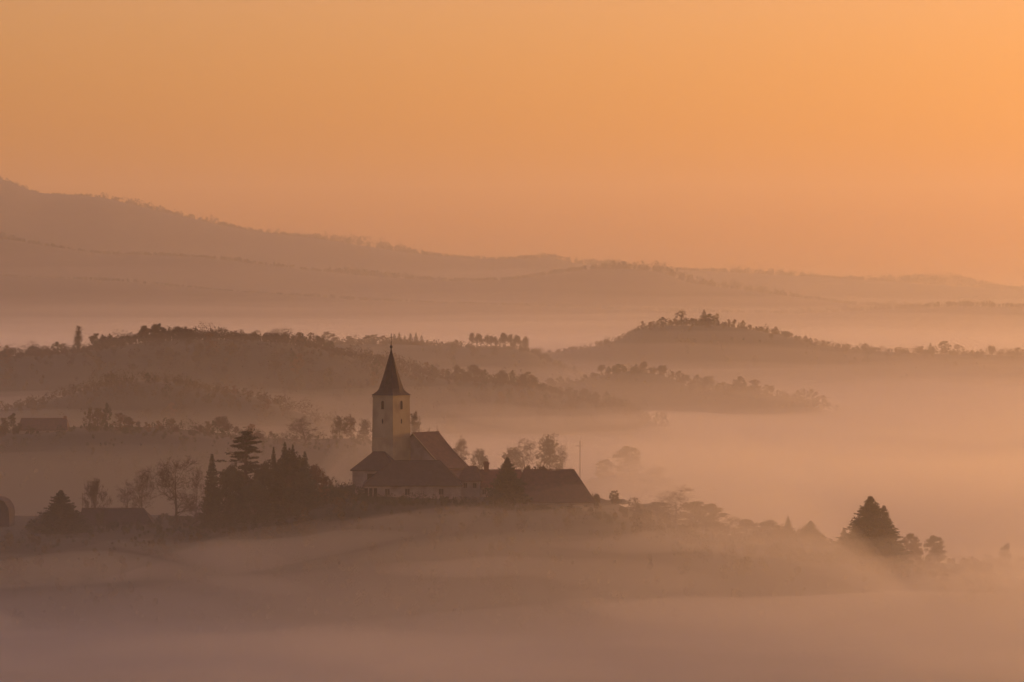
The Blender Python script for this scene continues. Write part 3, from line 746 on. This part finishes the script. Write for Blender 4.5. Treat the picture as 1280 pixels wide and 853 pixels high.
P_('thin2', 'bare_tree', 688, 540, 905, 'tallest hazy umbrella shaped tree behind the barn roof', half=19, base=598)
P_('bare2', 'bare_tree', 704, 549, 915, 'hazy bare tree at right end of the group behind the barn', half=14, base=598)
P_('shrub1', 'shrub', 678, 578, 835, 'low bush peeping over the barn ridge', 'shrub', half=16, base=600)
P_('leafy0', 'tree', 785, 557, 1350, 'round hazy tree alone in the fog right of the utility pole', half=19, base=592)
P_('leafy0', 'tree', 757, 574, 1350, 'small hazy bush like tree left of the lone round tree in fog', half=14, base=592)
P_('shrub2', 'shrub', 818, 580, 1350, 'low hazy shrub right of the lone round tree in fog', 'shrub', half=12, base=592)
# right shoulder of the hill, half sunk in fog
for i, (kk, px, top, D, half, lab) in enumerate([
    ('leafy2', 772, 624, 850, 17, 'faint leafy tree in the fog just right of the barn'),
    ('leafy1', 797, 628, 865, 20, 'faint rounded tree in fog between two leafy ones right of barn'),
    ('leafy0', 822, 627, 860, 24, 'faint broad leafy tree in fog left of the tall twiggy one'),
    ('bare1', 846, 604, 858, 30, 'tall twiggy tree, highest of the foggy trees right of barn'),
    ('leafy0', 868, 626, 866, 26, 'faint leafy tree leaning on the right of the tall twiggy tree'),
    ('leafy0', 888, 629, 860, 20, 'rounded faint tree right above the plain wooden post'),
    ('bare3', 912, 645, 862, 22, 'faint bare tree right of the plain wooden post'),
    ('leafy2', 933, 649, 858, 17, 'small faint tree farther right of the wooden post'),
    ('leafy1', 962, 649, 856, 19, 'round faint tree left of the small pointed spruce'),
    ('spruce2', 985, 645, 852, 8, 'small pointed spruce in fog left of the squat fir'),
    ('broadfir', 1013, 650, 840, 20, 'squat wide fir in fog between small spruce and the great firs'),
    ('spruce1', 1055, 660, 830, 12, 'short fir at the left foot of the great twin firs'),
    ('fir', 1088, 618, 800, 45, 'great broad fir, the biggest dark tree at right of the picture'),
    ('spruce0', 1105, 630, 806, 25, 'second pointed top behind the great broad fir on its right'),
    ('spruce1', 1072, 648, 804, 18, 'lower fir pressed against the left side of the great fir'),
    ('leafy3', 1139, 666, 830, 14, 'round hazy tree right beside the great firs'),
    ('leafy0', 1168, 669, 836, 14, 'round hazy tree second right of the great firs'),
    ('shrub2', 1156, 694, 812, 12, 'low bush in fog under the two hazy trees right of great firs'),
    ('leafy0', 1187, 712, 800, 16, 'low faint bush like tree at the right end of the hill'),
    ('leafy0', 1205, 722, 800, 12, 'last faint low tree where the hill sinks in fog'),
    ('leafy1', 1257, 678, 880, 12, 'faint upright tree in thick fog near the right edge'),
    ('leafy1', 1238, 692, 900, 20, 'faint broad tree in thick fog left of the upright one, right edge'),
    ('leafy2', 1276, 695, 900, 14, 'faint tree in thick fog cut by the right edge'),
]):
    base = {'fir': 708}.get(kk)
    P_(kk, 'fir_tree' if kk == 'fir' or 'fir' in kk else ('spruce' if kk.startswith('spruce') else ('shrub' if kk.startswith('shrub') else 'tree')), px, top, D, lab, 'shrub' if kk.startswith('shrub') else 'tree', half=half, base=base)

# ------------------------------------------------------------------ trees along the far ridges, and the woods on their slopes
def far_proto(key, parts, mats):
    T, C = parts[0], parts[1]; n = len(T.v)
    J = MB(); J.v = T.v + C.v; J.f = T.f + [tuple(i + n for i in f) for f in C.f]; J.m = [0] * len(T.f) + [1 + q for q in C.m]
    V = np.array(J.v); PROTO[key] = (J.mesh(key, [M[x] for x in mats]), V[:, 2].max(), np.percentile(np.hypot(V[:, 0], V[:, 1]), 97))
def thick(parts, f):
    return parts
def far_bare(seed, up=0.0, spread=.8):
    rnd = random.Random(seed); T, C, tips = bare_tree_parts(seed, 13, spread=spread, maxlev=3, clear=.2, upright=up, dens=1.1)
    for t in tips:
        for k in range(5):
            d = (t[1] + Vector((rnd.gauss(0, .6), rnd.gauss(0, .6), rnd.gauss(.2, .5)))).normalized() * rnd.uniform(.5, 1.3)
            C.tube(t[0], t[0] + d, .04, .025, 3)
    return T, C
for i in range(4): far_proto('fbare%d' % i, far_bare(81 + i, (.0, .2, .1, .3)[i], (.85, .6, .75, .55)[i]), ('bark', 'twig'))
for i in range(4): far_proto('fleafy%d' % i, leafy_tree_parts(91 + i, 13, (5.0, 4.2, 5.8, 4.6)[i], clumps=34, per=34, size=.42, clear=.1), ('bark', ('leaf', 'ever', 'leaf', 'rust')[i]))
for i in range(2): far_proto('fspruce%d' % i, conifer_parts(98 + i, 15, (3.4, 2.6)[i], tiers=26), ('bark', 'needle'))
def far_tree(key, px, top, D, label, group, half=None, h=None, name=None):
    me, H, R = PROTO[key]; x = (px - 640) * D / F; z = ground(x, D) - .3
    hh = h if top is None else CZ + (HY - top) * D / F - z
    hh = max(hh, 3.0); k = hh / H; kr = k if half is None else half * D / F / R
    o = bpy.data.objects.new(name or {'b': 'bare_tree', 'l': 'leafy_tree', 's': 'spruce'}[key[1]], me); COL.objects.link(o)
    o.location = (x, D, z); o.scale = (kr, kr, k); o.rotation_euler = (0, 0, (px * 1.7) % 6.28)
    tag(o, label, 'tree', group); return o

KIND = {'b': 'bare twiggy', 'l': 'bushy', 's': 'pointed spruce'}
def crest(ri, px0, px1, step, hs, mix, where, group, seed):
    rnd = random.Random(seed); px = px0; D0, fl = RIDGES[ri][0], RIDGES[ri][1]
    while px < px1:
        key = rnd.choice(mix); D = D0 + rnd.uniform(-fl, fl)
        cl = float(fbm(np.array([px / 26.0 + seed]), np.array([seed * 3.3]), 3)[0])
        h = rnd.uniform(*hs) * min(1.5, max(.45, 1 + 1.9 * cl))
        if cl < -.16 and rnd.random() < .6: px += step; continue
        far_tree(key, px, None, D, '%s tree %s' % (KIND[key[1]], where) if key[1] != 's' else 'pointed spruce %s' % where, group, h=h)
        px += step * rnd.uniform(.5, 1.5)
B4 = ['fbare0', 'fbare1', 'fbare2', 'fbare3']; L4 = ['fleafy0', 'fleafy1', 'fleafy2', 'fleafy3']; S2 = ['fspruce0', 'fspruce1']
# second hill, far left
for key, px, top, half, lab in [('fleafy1', 17, 516, 11, 'round dark tree at the left gable of the far left farmhouse'), ('fleafy0', 4, 522, 9, 'lower tree left of the round one by the far left farmhouse'),
    ('fleafy2', 112, 508, 9, 'left tree of the tall clump right of the farmhouse'), ('fleafy0', 122, 510, 12, 'broad tree in middle of the clump right of the farmhouse'), ('fleafy1', 133, 503, 8, 'tallest narrow tree of the clump right of the farmhouse'),
    ('fleafy3', 150, 516, 11, 'rusty round tree at right of the clump by the farmhouse'), ('fbare1', 163, 520, 9, 'bare tree ending the clump right of the farmhouse')]:
    far_tree(key, px, top, 1190, lab, 'trees beside the farmhouse on the second hill', half)
crest(2, 172, 352, 7.5, (3.2, 6.5), B4 + L4 + ['fleafy1'], 'in the hedgerow along the second hill behind the layered pine', 'hedgerow trees on the second hill', 3)
crest(2, -20, 20, 9, (3, 5), L4, 'left of the farmhouse roof at the picture edge', 'trees at the far left edge', 4)
crest(3, 100, 330, 9, (2.5, 4.5), L4 + ['fbare0'], 'on the low rounded hump behind the farmhouse hill', 'trees on the low hump', 5)
# long wooded ridge
o = far_tree('fbare3', 98, 407, 2040, 'tall narrow poplar standing out above the long ridge at left', 'trees on the long wooded ridge', name='poplar')
o.data = PROTO['poplar'][0]; bpy.data.objects.remove(o)
tm, cm, H_, R_ = PROTO['poplar']
plant('poplar', 'poplar', 98, 406, 2040, 'tall narrow poplar standing out above the long ridge at left', half=6.5)
for key, px, top, half in [('fleafy1', 40, 432, 8), ('fleafy1', 72, 427, 9), ('fleafy0', 80, 429, 7)]: far_tree(key, px, top, 2045, 'dark round tree left of the poplar on the long ridge', 'trees on the long wooded ridge', half)
crest(4, 5, 150, 8, (4, 7.5), B4 + L4, 'on the left end of the long wooded ridge near poplar', 'trees on the long wooded ridge', 6)
crest(4, 118, 430, 4.6, (6, 9.5), B4 + B4 + L4 + ['fspruce1'], 'on the crest of the long wooded ridge left of the spire', 'trees on the long wooded ridge', 7)
crest(4, 430, 830, 9, (6, 10), B4 + L4, 'on the descending right arm of the long wooded ridge', 'trees on the descending ridge arm', 8)
# ridge just behind it: round tree, spruces, grove
far_tree('fleafy2', 410, 414, 2620, 'large round tree on the ridge left of the spire top', 'trees on the ridge behind the spire', 13)
for px, top in ((486, 421), (493, 417), (499, 415), (506, 419), (513, 416), (520, 415), (527, 419)): far_tree('fspruce%d' % (px % 2), px, top, 2640, 'pointed spruce in the row right of the spire tip', 'row of spruces right of the spire tip', 4.6)
for px, top in ((436, 420), (448, 424), (460, 419), (468, 418), (478, 419)): far_tree('fleafy%d' % (px % 4), px, top, 2640, 'bushy tree between large round tree and the spire tip', 'trees on the ridge behind the spire', 9)
for j, px in enumerate(range(590, 660, 6)): far_tree(('fbare1', 'fbare3')[j % 2], px, 415 + (j * 7) % 6, 2640 + (j * 13) % 30, 'tall bare tree in the grove at right end of the ridge', 'bare grove at the end of the ridge', 5)
crest(6, 340, 690, 11, (3.5, 6), L4 + B4, 'low on the ridge behind the spire', 'low trees on the ridge behind the spire', 9)
# hill on the right
for key, px, top, half in [('fleafy1', 829, 396, 7), ('fleafy2', 852, 387, 12), ('fleafy0', 866, 398, 9), ('fspruce0', 880, 386, 9), ('fleafy1', 886, 392, 10), ('fleafy2', 896, 391, 6)]:
    far_tree(key, px, top, 2890, {829: 'small round dark tree, left one on top of the right hill', 852: 'large bushy tree on top of the right hill', 866: 'low bush like tree between two big ones on right hill', 880: 'tallest pointed tree on top of the right hill', 886: 'broad dark tree under the tallest point of right hill', 896: 'narrow tree right of the tallest one on right hill'}[px], 'trees on top of the right hill', half)
for key, px, top, half in [('fspruce0', 1163, 428, 5), ('fleafy0', 1181, 426, 9), ('fleafy2', 1197, 430, 9), ('fbare0', 1241, 431, 6), ('fleafy2', 1272, 434, 12), ('fspruce1', 1153, 434, 2.5)]:
    far_tree(key, px, top, 2890, {1163: 'lone pointed spruce on the low right end of the far ridge', 1181: 'round tree right of the lone spruce on the far ridge', 1197: 'second round tree right of the lone spruce', 1241: 'small bare tree alone near the right edge on far ridge', 1272: 'broad tree clump at right edge on the far ridge', 1153: 'tiny pointed tree left of the lone spruce'}[px], 'trees on the low right end of the far ridge', half)
crest(7, 700, 800, 16, (2, 5), L4 + B4, 'on the left slope of the right hill', 'trees on the left slope of the right hill', 10)
crest(7, 803, 990, 7, (4, 8), B4 + L4, 'on the crest of the right hill', 'trees on the crest of the right hill', 11)
crest(7, 990, 1300, 11, (3.5, 7), L4 + B4, 'on the long low crest right of the right hill', 'trees on the low right crest', 12)
# foggy knolls before it
for key, px, top, half, lab in [('fleafy0', 798, 487, 11, 'round tree rising from fog below the right hill'), ('fleafy1', 866, 498, 17, 'dark broad tree clump in fog under the right hill'), ('fleafy2', 905, 478, 20, 'broad round treetop on the foggy knoll'), ('fleafy0', 925, 470, 10, 'tall tree on the foggy knoll right of the broad one'), ('fleafy3', 943, 474, 10, 'second tall tree on the foggy knoll'), ('fleafy1', 772, 455, 13, 'dark round trees at left of the middle knoll'), ('fspruce0', 795, 454, 6, 'pointed tree on the middle knoll')]:
    far_tree(key, px, top, 2320, lab, 'trees on the foggy knolls', half)
crest(5, 690, 1100, 7.5, (5, 11), L4 + B4, 'on the foggy knolls below the right hill', 'small trees on the foggy knolls', 13)

def slope_trees(ri, px0, px1, n, d0, d1, hs, where, group, seed):
    rnd = random.Random(seed); k = 0
    for i in range(n * 3):
        px = rnd.uniform(px0, px1); D = RIDGES[ri][0] - rnd.uniform(d0, d1); x = (px - 640) * D / F
        if ground(x, D) < CZ - 78 or float(fbm(np.array([px / 40.0]), np.array([D / 40.0 + seed]), 2)[0]) < -.05: continue
        key = rnd.choice(L4 + ['fbare2']); h = rnd.uniform(*hs)
        far_tree(key, px, None, D, '%s tree %s' % (KIND[key[1]], where), group, h=h)
        k += 1
        if k >= n: break
slope_trees(4, 0, 760, 60, 40, 260, (8, 13), 'standing out of the wood on the slope of the long ridge', 'tall trees on the slope of the long ridge', 31)
slope_trees(6, 560, 760, 14, 30, 200, (8, 12), 'low on the slope behind the spire and right of it', 'trees low on the slope behind the spire', 32)
slope_trees(7, 700, 1260, 22, 30, 200, (7, 11), 'on the front slope of the right hill', 'trees on the front slope of the right hill', 33)
slope_trees(3, 60, 340, 14, 10, 90, (5, 8), 'on the side of the low hump behind the farmhouse hill', 'trees on the side of the low hump', 34)

def woods(name, ridge_list, n, hgt, card, K, seed, px0=-60, px1=1340, depth=(-220, 60), mat='twig', rel=1.0):
    """a wood too thick to count: crowns of leaf and twig faces over the slope, one object"""
    r = np.random.RandomState(seed); Vs = []
    for ri in ridge_list:
        D0 = RIDGES[ri][0]; px = r.uniform(px0, px1, n); D = D0 + r.uniform(depth[0], depth[1], n)
        x = (px - 640) * D / F; z = terrain(x, D)
        keep = (z > CZ - 75) & (np.abs(z - terrain(x + 1, D)) < 3); x, D, z = x[keep], D[keep], z[keep]; m = len(x)
        clump = 0.35 + 1.3 * np.clip(0.45 + 2.2 * fbm(x / (26 * rel), D / (26 * rel), 3), 0, 1) ** 1.5
        h = hgt * r.uniform(.6, 1.15, m) * clump; wd = h * r.uniform(.28, .5, m)
        u = r.normal(size=(m, K, 3)); u /= np.linalg.norm(u, axis=2, keepdims=True); u *= r.uniform(.35, 1, (m, K, 1)) ** .5
        c = np.stack([x, D, z], -1)[:, None, :] + np.stack([u[..., 0] * wd[:, None], u[..., 1] * wd[:, None], h[:, None] * (.48 + .5 * u[..., 2])], -1)
        a = r.normal(size=(m, K, 3)); a /= np.linalg.norm(a, axis=2, keepdims=True); b = np.cross(a, r.normal(size=(m, K, 3))); b /= np.linalg.norm(b, axis=2, keepdims=True)
        sz = card * r.uniform(.6, 1.3, (m, K, 1)); a = a * sz; b = b * sz * .55
        Vs.append(np.stack([c - a, c - b, c + a, c + b], 2).reshape(-1, 3))
    V = np.concatenate(Vs); f = np.arange(len(V)).reshape(-1, 4)
    me = bpy.data.meshes.new(name); me.vertices.add(len(V)); me.vertices.foreach_set('co', V.ravel()); me.loops.add(len(V)); me.loops.foreach_set('vertex_index', f.ravel())
    me.polygons.add(len(f)); me.polygons.foreach_set('loop_start', np.arange(0, len(V), 4)); me.polygons.foreach_set('loop_total', np.full(len(f), 4)); me.update(calc_edges=True)
    me.materials.append(M[mat]); o = bpy.data.objects.new(name, me); COL.objects.link(o); tag(o, kind='stuff')
woods('woodland', [4], 2200, 8.0, .55, 55, 1, depth=(-330, 40))
woods('woodland', [6, 7], 800, 7.0, .6, 50, 2, depth=(-300, 50), mat='leaf')
woods('woodland', [5, 3], 420, 6.0, .5, 50, 3, depth=(-120, 40), mat='leaf')
woods('woodland', [4], 1100, 7.0, .5, 60, 11, depth=(-40, 40), px1=840)
woods('woodland', [6, 7], 1300, 4.6, .45, 45, 12, depth=(-32, 36), mat='leaf')
woods('undergrowth', [0], 420, 3.4, .34, 110, 21, px0=-40, px1=1240, depth=(-120, -46), mat='leaf')
woods('undergrowth', [0], 900, 2.6, .2, 45, 22, px0=-40, px1=770, depth=(-150, -36), mat='ever')
woods('woodland', [3, 5], 900, 6.0, .45, 45, 13, depth=(-60, 40), mat='leaf')
woods('undergrowth', [0], 260, 1.7, .16, 70, 16, px0=440, px1=770, depth=(-46, -33), mat='ever')
woods('undergrowth', [0], 420, 3.0, .34, 150, 14, px0=765, px1=1240, depth=(-30, 55), mat='leaf')
woods('undergrowth', [0], 330, 3.2, .2, 90, 15, px0=60, px1=440, depth=(-34, 30), mat='ever')
woods('undergrowth', [2], 420, 3.4, .3, 60, 4, px0=-60, px1=470, depth=(-90, 30), mat='ever')
woods('far_woods', [9], 1100, 20, 2.4, 34, 5, px0=-100, px1=1400, depth=(-120, 90), mat='ever', rel=7)
woods('far_woods', [10], 1200, 25, 3.0, 34, 6, px0=-100, px1=1400, depth=(-150, 120), mat='ever', rel=9)
woods('far_woods', [8], 1000, 7, 1.7, 24, 7, px0=-100, px1=1400, depth=(-120, 60), mat='ever', rel=6)
